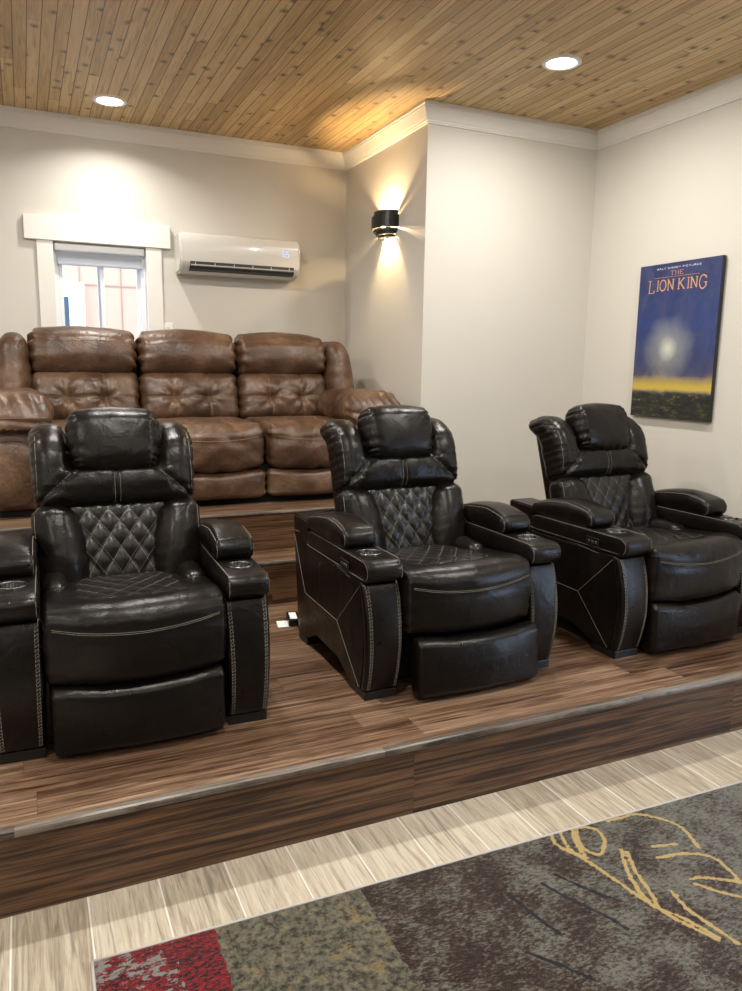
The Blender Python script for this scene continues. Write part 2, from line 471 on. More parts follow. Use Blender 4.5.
    def sdisp(p, n, u):
        x = p.x/.283; zc = .425 - .030*(1-x*x)
        d = -.0075*gauss(p.z-zc, .010)*(1 if p.y < .03 else 0)
        # gathers beside the vertical edges
        e = max(0, abs(x)-.70)/.30
        if p.y < .02: d -= .0045*e*(.5+.5*math.sin(p.z*230+math.sin(p.z*57)*2))**3
        if p.z > .40 and p.y > .30: d += .003*e*math.sin(p.y*140)
        return d
    seat = soft('seat_cushion', (-.287,-.045,.240), (.287,.535,.496), (.022,.055,.060), M_BLK, root, (.002,.022,.006), .016, 6, shape=sshape, disp=sdisp, wrinkle=.0030, wscale=11, seed=2, bvhs=sb)
    for dz in (.0105, .0165):
        pts = [(-.272+.544*i/30, -.4, .425-.030*(1-((-.272+.544*i/30)/.283)**2)+dz) for i in range(31)]
        seam('seat_seam', M_THR, seat, pts, (0,1,0), sb, .0009, step=.012, off=.0003)
    # quilted inset on the seat
    def squ(p): return (p.x/.078, p.y/.105)
    def sqs(p, u):
        t = (p.y-.075)/.40; p.x *= (1.02 - .16*t)
        if p.y < .15: p.y -= .018*(1-(p.x/.19)**2)
        p.z -= .032*min(1,max(0,(p.y-.08)/.36)); return p
    def sqd(p, n, u):
        if n.z < .6: return 0
        a, b_ = squ(p); ed = min(1, (1-abs(u[0]))/.10)*min(1, (1-abs(u[1]))/.10); return quilt_h(a+b_, a-b_, .0065)*max(0, ed)
    soft('seat_quilt', (-.195,.055,.440), (.195,.475,.483), (.022,.022,.022), M_QLT, seat, (0,0,.004), .0065, 4, shape=sqs, disp=sqd, uvf=squ)
    for s in (-1, 1):   # small rolls flanking the quilt at the back of the seat
        soft('seat_roll', (s*.238-.044,.27,.410), (s*.238+.044,.53,.486), (.035,.05,.03), M_BLK, seat, (0,0,.006), .02, 5, wrinkle=.003, wscale=14, seed=s)
    # --- footrest
    def fshape(p, u):
        x = p.x/.28; p.y -= .020*(1-x*x)*max(0, 1-(p.y+.07)/.1)
        if p.z > .14: p.z -= .016*(1-x*x)
        return p
    def fdisp(p, n, u):
        e = max(0, abs(p.x)/.28-.75)/.25; return .003*e*math.sin(p.z*150+1) if n.y < -.3 else 0
    fr = soft('footrest', (-.272,-.056,.014), (.272,.03,.245), (.016,.030,.030), M_BLK, root, (0,.014,.002), .02, 5, shape=fshape, disp=fdisp, wrinkle=.0028, wscale=9, seed=5)
    # --- back
    box_bm = bmesh.new(); add_box(box_bm, (-.275,.075,-.28), (.275,.155,.555), .022, 3)
    for v in box_bm.verts: v.co = XB @ v.co
    back = from_bm('back_frame', box_bm, M_BLK, root, True)
    def lqu(p): return (p.x/.074, p.z/.100)
    def lqs(p, u):
        t = (p.z+.03)/.31; p.x *= (.76 + .27*t); return p
    def lqd(p, n, u):
        if n.y > -.6: return 0
        a, b_ = lqu(p); return quilt_h(a+b_, a-b_, .0090)
    soft('lumbar_quilt', (-.178,-.012,-.085), (.178,.09,.272), (.018,.018,.02), M_QLT, root, (0,.014,0), .0065, 3, shape=lqs, disp=lqd, uvf=lqu, xf=XB)
    for s in (-1, 1):
        bb = []
        def bs(p, u):
            t = (p.z+.05)/.335
            w = .5*(1 - s*u[0])            # 1 at inner edge
            p.x += s*w*(-.030*(1-t) + .022*t - .020*math.sin(PI*max(0,min(1,t)))) + s*.006*(1-w)*0
            return p
        def bd(p, n, u):
            inner = max(0, -s*u[0]); outer = max(0, s*u[0])
            return -(.0040*inner*(.5+.5*math.sin(p.z*200+2*math.sin(p.z*61)))**3 + .0020*outer*(.5+.5*math.sin(p.z*250))**3) * (1 if n.y < .3 else 0)
        bo = soft('side_bolster', (s*.224-.086,-.052,-.085), (s*.224+.086,.10,.276), (.070,.062,.050), M_BLK, root, (0,.030,.004), .012, 7, shape=bs, disp=bd, xf=XB, bvhs=bb, wrinkle=.003, wscale=13, seed=s*4)
        bm = bmesh.new()
        seam_bm(bm, [(s*.296,-.3,-.02+.28*i/14) for i in range(15)], XB.to_3x3() @ Vector((0,1,0)), bb, .0013, xf=XB)
        from_bm('bolster_seam', bm, M_THR, bo)
    # upper back: two wings joined by a bar, head pillow nested between them
    ub = []
    def us(p, u):
        t = max(0, (p.z-.28)/.30)
        if p.z > .44: p.y += 1.3*(p.z-.44)**2*3.0              # roll over at the top
        p.x *= 1 + .03*t
        ax_ = abs(p.x)
        if p.z > .5 and ax_ < .17: p.z -= .02
        if p.z > .52: p.z -= .010*max(0, (ax_-.22)/.08)
        return p
    def ud(p, n, u):
        ax_ = abs(p.x); z = p.z
        if n.y > .2: return 0
        g_ = -.014*gauss(seg_dist(ax_, z, .155, .390, .288, .272), .009)
        g_ -= .010*gauss(p.x, .008)*(1 if z < .42 else 0)*(1-.3*0)
        inside = max(0, min(1, (.19-ax_)/.03))*max(0, min(1, (z-.39)/.03))
        d = g_ - .035*inside
        if z > .33: d += .012*gauss(ax_-.24, .05)
        if z < .40 and ax_ < .2: d += .010*gauss(z-.345, .05)
        outer = max(0, (ax_-.25)/.05)
        d -= .0060*outer*(.5+.5*math.sin(z*260+math.sin(z*83)*1.5))**3
        d -= .0030*gauss(ax_-.19, .03)*(.5+.5*math.sin(z*210+2*math.sin(z*57)))**3
        return d
    up = soft('upper_backrest', (-.294,-.050,.262), (.294,.120,.604), (.045,.055,.045), M_BLK, root, (0,.010,.004), .010, 6, shape=us, disp=ud, xf=XB, bvhs=ub, wrinkle=.0026, wscale=11, seed=9)
    nb = XB.to_3x3() @ Vector((0,1,0))
    for s in (-1, 1):
        seam('back_seam', M_THR, up, [(s*.163,-.3,.384),(s*.286,-.3,.274)], nb, ub, .0008, xf=XB)
        seam('back_seam', M_THR, up, [(s*.010,-.3,.272),(s*.010,-.3,.378)], nb, ub, .0008, xf=XB)
        seam('back_seam', M_THR, up, [(s*.281,-.3,.30+.24*i/12) for i in range(13)], nb, ub, .0010, xf=XB)
    def hs(p, u):
        t = max(0, (p.z-.375)/.265)
        p.x *= .93 + .07*t + .03*math.sin(PI*min(1, t))
        p.z -= .012*(abs(p.x)/.175)**2*max(0, t) - .010*(abs(p.x)/.175)**2*max(0, 1-t)
        return p
    def hd(p, n, u):
        e = max(0, abs(u[0])-.62)/.38
        f = max(0, -u[2]-.55)/.45
        q_ = .5+.5*math.sin(p.z*230+2*math.sin(p.z*61)); q2 = .5+.5*math.sin(p.x*170+2*math.sin(p.x*43))
        fr_ = 1 if n.y < .2 else .3
        return -(.0085*e*q_**3 + .0050*f*q2**3)*fr_
    hb = []
    hp = soft('head_pillow', (-.170,-.085,.380), (.170,.055,.638), (.045,.060,.060), M_BLK, root, (.004,.016,.006), .012, 8, shape=hs, disp=hd, xf=XB, wrinkle=.0028, wscale=10, seed=3, bvhs=hb)
    return root

def place(o, x, y, z, rz, label, group):
    o.location = (x, y, z); o.rotation_euler = (0, 0, rz); tag(o, label, 'recliner', group)
STZ, S1Z, F3Z = .254, .484, .700
rec = make_recliner()
spots = [(.292, 2.445, -1.2, 'black leather recliner in front of the brown sofa, leftmost of the three recliners'),
         (1.527, 2.440, .5, 'black leather recliner in the middle of the row with footrest slightly open'),
         (2.700, 2.415, 1.9, 'black leather recliner nearest the wall print, rightmost of the three recliners')]
recs = []
for i, (x, y, a, lb) in enumerate(spots):
    o = rec if i == 0 else copy_tree(rec)
    place(o, x, y, STZ, math.radians(a), lb, 'black recliners on the low platform'); recs.append(o)
for ch in recs[2].children:
    if ch.name.startswith(('back_frame', 'lumbar_quilt', 'side_bolster', 'upper_backrest', 'head_pillow')): ch.location = (.002, .022, 0)
for ch in recs[1].children:
    if ch.name.startswith('footrest'): ch.location = (.020, -.055, -.004); ch.rotation_euler = (math.radians(-5), 0, 0)

# ---------------------------------------------------------------- the brown sofa
def make_sofa(x0, y0, z0):
    root = empty('sofa', (x0, y0, z0))
    tag(root, 'long brown leather three-seat reclining sofa with tufted back on the top level', 'sofa')
    box('base', (-1.10,.07,0), (1.10,.98,.22), M_FAB, root, .01)
    box('back_frame', (-1.06,.86,.10), (1.06,1.00,.88), M_BRN, root, .05, 4, True)
    LN = Matrix.Translation((0,.58,.42)) @ Matrix.Rotation(-math.radians(15), 4, 'X'); nb = LN.to_3x3() @ Vector((0,1,0))
    for i in (-1, 0, 1):
        w = .305; cx = i*.61
        cs = cx - i*.02; ws = .297 if i == 0 else .278
        if i: cs = i*(.305+.283)
        # seat
        sb = []
        def ss(p, u, cs=cs, ws=ws):
            x = (p.x-cs)/ws
            if p.z < .28: p.z -= .018*(1-x*x)
            p.y -= .03*(1-x*x)*max(0, 1-p.y/.2)
            return p
        def sd(p, n, u, cs=cs, ws=ws, i=i):
            x = (p.x-cs)/ws; zc = .392-.030*(1-x*x); e = max(0, abs(x)-.72)/.28
            d = -.010*gauss(p.z-zc, .012)*(1 if p.y < .06 else 0)
            if p.y < .05: d += .005*e*math.sin(p.z*110+i) + .004*math.sin((p.x-cs)*30+p.z*55*(-1 if x < 0 else 1))*(1-e)
            if p.z > .42:
                for tx in (-.35, .35): d -= .008*gauss(x-tx, .06)*(1 if p.y < .25 else 0)
            return d
        st = soft('seat_cushion', (cs-ws,0,.205), (cs+ws,.62,.462), (.04,.07,.07), M_BRN, root, (0,.02,.012), .022, 6, shape=ss, disp=sd, wrinkle=.006, wscale=8, seed=i+5, bvhs=sb)
        bm = bmesh.new()
        seam_bm(bm, [(cs+ws*(-.93+1.86*k/20), -.4, .402-.030*(1-(-.93+1.86*k/20)**2)) for k in range(21)], (0,1,0), sb, .0016)
        from_bm('seat_seam', bm, M_THD, st)
        for tx in (-.37, -.33, .33, .37):
            seam('seat_seam', M_THD, st, [(cs+ws*tx, .30-.26*k/8, .9) for k in range(9)], (0,0,-1), sb, .0013)
        # footrest
        def fs(p, u, cs=cs, ws=ws):
            x = (p.x-cs)/ws; p.y -= .028*(1-x*x)*max(0, 1-p.y/.1)
            if p.z > .12: p.z -= .016*(1-x*x)
            return p
        def fd(p, n, u, cs=cs, ws=ws):
            e = max(0, abs((p.x-cs)/ws)-.75)/.25; return .005*e*math.sin(p.z*120)
        soft('footrest', (cs-ws,.008,.035), (cs+ws,.10,.205), (.035,.04,.035), M_BRN, root, (0,.012,0), .024, 5, shape=fs, disp=fd, wrinkle=.005, wscale=7, seed=i+11)
        # tufted cushion
        tb = []
        def ts(p, u): return p
        def td(p, n, u, cx=cx, i=i):
            if n.y > 0: return 0
            x, z = p.x-cx, p.z; d = 0
            for tx in (-.105, .105):
                r_ = math.hypot(x-tx, z-.165); th = math.atan2(z-.165, x-tx)
                d -= .042*gauss(r_, .036)
                d += .0075*math.cos(7*th+i+tx*9)*math.exp(-((r_-.05)/.05)**2)
                d -= .008*gauss(x-tx-.01*math.sin(z*20), .010)*(.6+.4*gauss(z-.165, .12))
            d -= .007*gauss(z-.165, .009)
            e = max(0, abs(x)/.30-.78)/.22; d += .004*e*math.sin(z*90+i*2)
            return d
        tc = soft('tufted_cushion', (cx-.303,-.02,.02), (cx+.303,.16,.335), (.05,.07,.06), M_BRN, root, (0,.045,.012), .011, 6, disp=td, xf=LN, wrinkle=.004, wscale=12, seed=i+20, bvhs=tb)
        for tx in (-.105, .105):
            for dx in (-.004, .004): seam('tuft_seam', M_THD, tc, [(cx+tx+dx+.01*math.sin((.05+.24*k/16)*20), -.3, .05+.24*k/16) for k in range(17)], nb, tb, .0012, xf=LN)
        seam('tuft_seam', M_THD, tc, [(cx-.27+.54*k/24, -.3, .168) for k in range(25)], nb, tb, .0012, xf=LN)
        # head cushion
        def hs(p, u, cx=cx, i=i):
            x = (p.x-cx)/.305
            if p.z > .45: p.z += .022*(1-x*x)-.012
            if p.z > .5: p.y += .02
            return p
        def hd(p, n, u, cx=cx, i=i):
            e = max(0, abs(p.x-cx)/.305-.70)/.30; return .009*e*math.sin(p.z*95+2*math.sin(p.x*20)+i)
        soft('head_cushion', (cx-.303,-.065,.325), (cx+.303,.20,.595), (.045,.10,.09), M_BRN, root, (0,.025,.012), .018, 7, shape=hs, disp=hd, xf=LN, wrinkle=.005, wscale=7, seed=i+30)
    for s in (-1, 1):
        # side wing
        def ws_(p, u, s=s):
            t = max(0, (p.z-.2)/.7); p.x -= s*.045*t*(.5+.5*s*u[0])
            if p.z > .7: p.z -= .050*max(0, s*u[0])**2
            p.y += .15*max(0, p.z-.45); return p
        def wd(p, n, u, s=s): return .004*math.sin(p.z*60+2*math.sin(p.z*17))*max(0, -s*u[0])
        soft('side_wing', (s*1.020-.110,.54,.25), (s*1.020+.110,.93,.945), (.085,.10,.08), M_BRN, root, (.012,.03,.01), .022, 7, shape=ws_, disp=wd, wrinkle=.004, wscale=7, seed=s*7)
        # arm body with rounded front panel
        ab = []
        def as_(p, u, s=s):
            t = max(0, min(1, (p.z-.03)/.45)); p.x -= s*.05*(1-t)*max(0, s*u[0])
            if p.y < .2: p.y -= .02*math.sin(PI*t)
            return p
        arm = soft('arm', (s*1.00-.165,.02,.035), (s*1.00+.165,.92,.50), (.05,.05,.10), M_BRN, root, (.006,.006,.0), .03, 5, shape=as_, wrinkle=.003, wscale=6, seed=s*2, bvhs=ab)
        def pn(p, u, s=s):
            t = max(0, min(1, (p.z-.05)/.33)); p.x = s*1.02 + (p.x-s*1.02)*(.72+.28*math.sin(PI*(.15+.7*t)))
            return p
        soft('arm_panel', (s*1.02-.116,-.022,.07), (s*1.02+.116,.05,.40), (.085,.02,.11), M_BRN, arm, (0,.008,0), .025, 6, shape=pn, wrinkle=.002, seed=s)
        # pillow-top
        pb = []
        def ps(p, u, s=s):
            x = (p.x-s*1.01)/.19; f = max(0, 1-max(0,p.y+.03)/.16)
            p.z -= .05*f*f*(1 if p.z > .5 else .2)
            p.z -= .02*max(0, (p.y-.5))
            return p
        def pd(p, n, u, s=s):
            f = max(0, 1-abs(p.y-.06)/.13); e = max(0, abs(u[0])-.4)
            return .0065*f*math.sin((p.x)*95+2*math.sin(p.y*25)) + .005*e*math.sin(p.y*70+1) - .010*gauss(p.z-(.50-.02*u[0]), .012)*(1 if p.y < .1 else 0)
        pt = soft('arm_pillow', (s*1.00-.183,-.035,.43), (s*1.00+.183,.74,.632), (.11,.11,.09), M_BRN, arm, (.006,.012,.016), .014, 8, shape=ps, disp=pd, wrinkle=.007, wscale=7, seed=s*3+1, bvhs=pb)
        bm = bmesh.new()
        seam_bm(bm, [(s*1.01-.16+.32*k/16, -.4, .515) for k in range(17)], (0,1,0), pb, .0015)
        from_bm('pillow_seam', bm, M_THD, pt)
    return root
make_sofa(.945, 4.165, F3Z)

# ---------------------------------------------------------------- room shell
CH = 3.0; XR = 3.478; YB = 5.41; XL = -1.7; YF = -2.6; BX, BY = 2.23, 4.17
def struct(o): o['kind'] = 'structure'; return o
def boxes(name, lst, mat, bev=0):
    bm = bmesh.new()
    for lo, hi in lst: add_box(bm, lo, hi, bev)
    return struct(from_bm(name, bm, mat))
boxes('floor', [((XL,YF,-.1),(XR,2.09,0))], M_TILE)
WX0, WX1, WZ0, WZ1 = .218, .789, 1.42, 2.242     # window hole
boxes('wall_back', [((XL,YB,0),(WX0,YB+.12,CH)), ((WX1,YB,0),(XR,YB+.12,CH)), ((WX0,YB,0),(WX1,YB+.12,WZ0)), ((WX0,YB,WZ1),(WX1,YB+.12,CH))], M_WALL)
boxes('wall_alcove', [((BX,BY,0),(XR,YB,CH))], M_WALL)
DY0, DY1, DZ1 = .15, 1.25, 2.1
boxes('wall_right', [((XR,DY1,-.1),(XR+.12,YB+.12,CH)), ((XR,YF-.12,-.1),(XR+.12,DY0,CH)), ((XR,DY0,DZ1),(XR+.12,DY1,CH)), ((XR,DY0,-.1),(XR+.12,DY1,0))], M_WALL)
boxes('wall_left', [((XL-.12,YF-.12,-.1),(XL,YB+.12,CH))], M_WALL)
boxes('wall_front', [((XL,YF-.12,-.1),(XR,YF,CH))], M_DKW)
LIGHTS = [(.55,4.97), (2.53,3.34), (.55,3.34), (2.53,1.6), (.55,1.6), (-1.2,3.34), (-1.2,1.0), (2.53,-.6), (.55,-.6), (-1.0,-1.2)]
boxes('ceiling', [((XL-.12,YF-.12,CH),(XR+.12,YB+.12,CH+.1))], M_CEIL)
# platforms
boxes('floor_platform', [((XL,2.09,0),(XR,3.70,STZ)), ((BX,3.70,0),(XR,BY,STZ))], M_STG)
boxes('floor_step', [((XL,3.70,0),(BX,3.95,S1Z))], M_STG)
boxes('floor_upper', [((XL,3.95,0),(BX,YB,F3Z))], M_STG)
# risers (thin facing boards) and nosings
for n, (y, z0, z1, x1) in enumerate(((2.09,0,STZ,XR), (3.70,STZ,S1Z,BX), (3.95,S1Z,F3Z,BX))):
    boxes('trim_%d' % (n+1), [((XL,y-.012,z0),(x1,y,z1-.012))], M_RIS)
boxes('wall_step', [((BX-.012,3.70,0),(BX,BY,CH*0+F3Z-.001))], M_WALL)
def nosing(n, y, z, w, hgt, x1):
    bm = bmesh.new()
    pr = [(y+w,z+.0005), (y+w,z+.0035), (y-.014,z+.004), (y-.022,z+.001), (y-.024,z-.006), (y-.023,z-hgt+.004), (y-.018,z-hgt), (y-.0125,z-hgt), (y-.0125,z+.0005)]
    prism(bm, pr, 'x', XL, x1); o = struct(from_bm('trim_%d' % n, bm, M_NOS)); return o
nosing(4, 2.09, STZ, .004, .020, XR); nosing(5, 3.70, S1Z, .004, .014, BX); nosing(6, 3.95, F3Z, .004, .014, BX)
# crown moulding, mitred along the wall line
def crown(n, path):
    prof = [(0,-.108), (.010,-.108), (.012,-.100), (.016,-.098), (.017,-.090), (.022,-.084), (.028,-.070), (.036,-.052), (.044,-.036), (.050,-.028), (.050,-.020), (.055,-.018), (.056,-.001), (0,-.001)]
    bm = bmesh.new(); rings = []
    for i, (x, y) in enumerate(path):
        def nrm(a, b):
            t = Vector((b[0]-a[0], b[1]-a[1])).normalized(); return Vector((t.y, -t.x))
        ns = []
        if i > 0: ns.append(nrm(path[i-1], path[i]))
        if i < len(path)-1: ns.append(nrm(path[i], path[i+1]))
        m_ = ns[0] if len(ns) == 1 else (ns[0]+ns[1])/(1+ns[0].dot(ns[1]))
        rings.append([bm.verts.new((x+m_.x*d, y+m_.y*d, CH+z)) for d, z in prof])
    for A, B in zip(rings, rings[1:]):
        for k in range(len(prof)-1): bm.faces.new((A[k], A[k+1], B[k+1], B[k]))
    return struct(from_bm('trim_%d' % n, bm, M_WHT))
crown(7, [(XL,YB), (BX,YB), (BX,BY), (XR,BY), (XR,YF)])

# recessed downlights
for i, (x, y) in enumerate(LIGHTS):
    t = empty('downlight', (x, y, CH))
    lb = ['recessed round downlight above the window, lit', 'recessed round downlight above the right recliners, lit'][i] if i < 2 else 'recessed round downlight in the pine ceiling outside the photo'
    tag(t, lb, 'ceiling light', 'recessed downlights in the pine ceiling')
    bm = bmesh.new(); lathe(bm, (0,0,0), [(.098,-.0005),(.097,-.006),(.088,-.009),(.074,-.008),(.072,-.003)], 48); from_bm('rim', bm, M_RIM, t, True)
    bm = bmesh.new(); lathe(bm, (0,0,0), [(.0735,-.005),(.05,-.0075),(.0,-.0085)], 48); from_bm('lens', bm, M_LENS, t, True)
    ld = bpy.data.lights.new('downlight_lamp', 'AREA'); ld.shape = 'DISK'; ld.size = .13; ld.energy = (9, 21, 26, 27, 27, 26, 22, 14, 14, 14)[i]; ld.color = (1,.955,.88); ld.spread = math.radians(140) if i == 0 else PI
    lo = bpy.data.objects.new('lamp', ld); COL.objects.link(lo); lo.parent = t; lo.location = (0,0,-.012)

# ---------------------------------------------------------------- window
def tube_rect(bm, x0, x1, z0, z1, w, y0, y1, bev=.003):
    add_box(bm, (x0,y0,z0), (x0+w,y1,z1), bev); add_box(bm, (x1-w,y0,z0), (x1,y1,z1), bev)
    add_box(bm, (x0+w,y0,z1-w), (x1-w,y1,z1), bev); add_box(bm, (x0+w,y0,z0), (x1-w,y1,z0+w), bev)
win = struct(empty('window_1', ((WX0+WX1)/2, YB, WZ0)))
def wpart(name, bm, mat, par=win):
    for v in bm.verts: v.co -= Vector(((WX0+WX1)/2, YB, WZ0))
    return from_bm(name, bm, mat, par)
bm = bmesh.new(); add_box(bm, (.052,YB-.032,2.246), (.948,YB,2.391), .003); wpart('header_casing', bm, M_WHT)
for a, b in ((.121,.218), (.789,.889)):
    bm = bmesh.new(); add_box(bm, (a,YB-.02,WZ0-.03), (b,YB,2.246), .002); wpart('side_casing', bm, M_WHT)
bm = bmesh.new(); add_box(bm, (.09,YB-.06,WZ0-.055), (.915,YB,WZ0-.03), .003); wpart('sill', bm, M_WHT)
bm = bmesh.new(); tube_rect(bm, WX0, WX1, WZ0, WZ1, .028, YB+.05, YB+.115); wpart('window_frame', bm, M_VNL)
bm = bmesh.new(); tube_rect(bm, WX0+.028, .525, WZ0+.028, WZ1-.028, .024, YB+.06, YB+.08); add_box(bm, (WX0+.052,YB+.068,WZ0+.05), (.501,YB+.072,WZ1-.05)); 
s1 = wpart('sash', bm, M_VNL)
bm = bmesh.new(); tube_rect(bm, .485, WX1-.028, WZ0+.028, WZ1-.028, .024, YB+.085, YB+.105); s2 = wpart('sash', bm, M_VNL)
mg, ntg, bg = new_mat('window_glass'); bg.inputs['Base Color'].default_value = (1,1,1,1); bg.inputs['Roughness'].default_value = 0; bg.inputs['Transmission Weight'].default_value = 1; bg.inputs['IOR'].default_value = 1.02
for s_, (a, b, y) in ((s1, (WX0+.052, .501, .070)), (s2, (.509, WX1-.052, .095))):
    pass
# sash 1 was given a backing block for its pane: replace it with clean geometry
for o_ in (s1,): 
    me = o_.data; bpy.data.objects.remove(o_)
bm = bmesh.new(); tube_rect(bm, WX0+.028, .525, WZ0+.028, WZ1-.028, .024, YB+.06, YB+.08); s1 = wpart('sash', bm, M_VNL)
bm = bmesh.new(); add_box(bm, (WX0+.050,YB+.069,WZ0+.05), (.503,YB+.072,WZ1-.05)); wpart('pane', bm, mg, s1)
bm = bmesh.new(); add_box(bm, (.507,YB+.094,WZ0+.05), (WX1-.050,YB+.097,WZ1-.05)); wpart('pane', bm, mg, s2)
# roller shade at the top of the opening
sh = empty('roller_shade', ((WX0+WX1)/2, YB+.02, 2.102))
tag(sh, 'grey roller shade rolled up at the top of the small window', 'window shade')
box('shade_cassette', (-.280,-.015,.090), (.280,.022,.138), M_VNL, sh, .008, 3)
box('shade_fabric', (-.262,.004,.018), (.262,.008,.088), M_SHD, sh)
box('shade_rail', (-.262,-.002,.004), (.262,.012,.020), M_SHD, sh, .003)

# outlet
ou = empty('wall_outlet', (.918, YB, 1.705)); tag(ou, 'white duplex wall outlet just above the brown sofa back beside the window', 'outlet')
box('cover_plate', (-.036,-.006,-.058), (.036,0,.058), M_OUT, ou, .002)
bm = bmesh.new()
for dz in (-.021, .021): add_box(bm, (-.017,-.009,dz-.014), (.017,-.0055,dz+.014), .003)
rc = from_bm('receptacle', bm, M_OUT, ou)
bm = bmesh.new()
for dz in (-.021, .021):
    for dx in (-.006, .006): add_box(bm, (dx-.0012,-.0095,dz-.003), (dx+.0012,-.0088,dz+.006))
from_bm('slot', bm, M_SLOT, rc)

# ---------------------------------------------------------------- mini-split air conditioner
AX0, AX1, AZ0, AZ1 = .978, 1.805, 2.075, 2.345
ac = empty('air_conditioner', ((AX0+AX1)/2, YB, AZ0)); tag(ac, 'white wall-mounted split air conditioner with glowing temperature digits', 'air conditioner')
W = (AX1-AX0)/2
prof = [(0,.012), (0,.270), (-.15,.270), (-.178,.262), (-.192,.245), (-.196,.20), (-.196,.085), (-.190,.062), (-.150,.030), (-.120,.012)]
bm = bmesh.new(); prism(bm, prof, 'x', -W, W, .012); from_bm('housing', bm, M_ACW, ac, False)
for p in ac.children[0].data.polygons: p.use_smooth = True
ac.children[0].data.set_sharp_from_angle(angle=math.radians(40))
rot = Matrix.Rotation(math.radians(38), 3, 'X')
bm = bmesh.new()
prism(bm, [(-.1975,.083), (-.1970,.050), (-.188,.036), (-.150,.024), (-.140,.0275), (-.140,.040), (-.178,.080)], 'x', -W+.065, W-.045)
vent = from_bm('outlet_vent', bm, M_ACD, ac)
bm = bmesh.new(); add_box(bm, (-W+.068,-.208,.048), (W-.048,-.166,.052), .0015, 2, Matrix.Rotation(math.radians(-34),3,'X')); from_bm('louver', bm, M_ACW, vent)
for k in range(6):
    xx = -W+.10+k*(2*W-.18)/5
    bm = bmesh.new(); add_box(bm, (xx-.002,-.200,.052), (xx+.002,-.160,.078), 0, 1, None); from_bm('vane', bm, M_ACW, vent)
def seven(bm, x, z, w, h, segs, y):
    t = w*.16
    S = {'a': (x,z+h-t,x+w,z+h), 'g': (x,z+h/2-t/2,x+w,z+h/2+t/2), 'd': (x,z,x+w,z+t), 'f': (x,z+h/2,x+t,z+h), 'b': (x+w-t,z+h/2,x+w,z+h), 'e': (x,z,x+t,z+h/2), 'c': (x+w-t,z,x+w,z+h/2)}
    for q in segs: a = S[q]; add_box(bm, (a[0],y-.001,a[1]), (a[2],y+.001,a[3]))
bm = bmesh.new(); seven(bm, W-.126, .150, .019, .040, 'afgecd', -.1965); seven(bm, W-.099, .150, .019, .040, 'afgcd', -.1965)
o = from_bm('temperature_display', bm, M_LED, ac); o['label'] = 'glowing digits reading 65'

# ---------------------------------------------------------------- sconce
SY, SZ = 4.655, 2.40
sc = empty('wall_sconce', (BX, SY, SZ)); tag(sc, 'black tiered half-round wall sconce shining up and down on the alcove corner', 'wall light')
def ring(bm, hw, dep, z0, z1, th, k=14):
    def arc(hw, dep): return [(-dep*math.sin(PI*i/k)**.75 if 0 < i < k else 0, -hw*math.cos(PI*i/k)) for i in range(k+1)]
    A, B = arc(hw, dep), arc(hw-th, dep-th)
    L = [[bm.verts.new((x, y, z)) for x, y in P] for P, z in ((A,z0),(A,z1),(B,z1),(B,z0))]
    for i in range(k):
        for a, b in ((0,1),(1,2),(2,3),(3,0)): bm.faces.new((L[a][i], L[a][i+1], L[b][i+1], L[b][i]))
    bm.faces.new([L[q][0] for q in range(4)]); bm.faces.new([L[q][k] for q in range(4)][::-1])
for hw, dep, z0, z1, th in ((.128,.118,-.032,.045,.004), (.113,.104,.043,.075,.004), (.115,.106,-.050,-.0329,.018), (.098,.090,-.068,-.050,.017), (.080,.074,-.086,-.070,.005)):
    bm = bmesh.new(); ring(bm, hw, dep, z0, z1, th); from_bm('shade_tier', bm, M_SCN, sc)
bm = bmesh.new(); add_box(bm, (-.006,-.055,-.075), (0,.055,.06), .001); add_box(bm, (-.040,-.008,-.010), (-.004,.008,.002), .001); from_bm('back_plate', bm, M_SCN, sc)
bm = bmesh.new(); bmesh.ops.create_uvsphere(bm, u_segments=16, v_segments=10, radius=.015); bmesh.ops.translate(bm, verts=bm.verts, vec=(-.052,0,-.004)); from_bm('bulb', bm, M_BULB, sc, True)

# ---------------------------------------------------------------- wall print
PY0, PY1, PZ0, PZ1 = 3.064, 3.668, 1.216, 2.109
pr = empty('wall_print', (XR, (PY0+PY1)/2, PZ0)); tag(pr, 'tall blue and gold sunset canvas print with orange title hanging on the right wall', 'wall print')
PW, PH = PY1-PY0, PZ1-PZ0
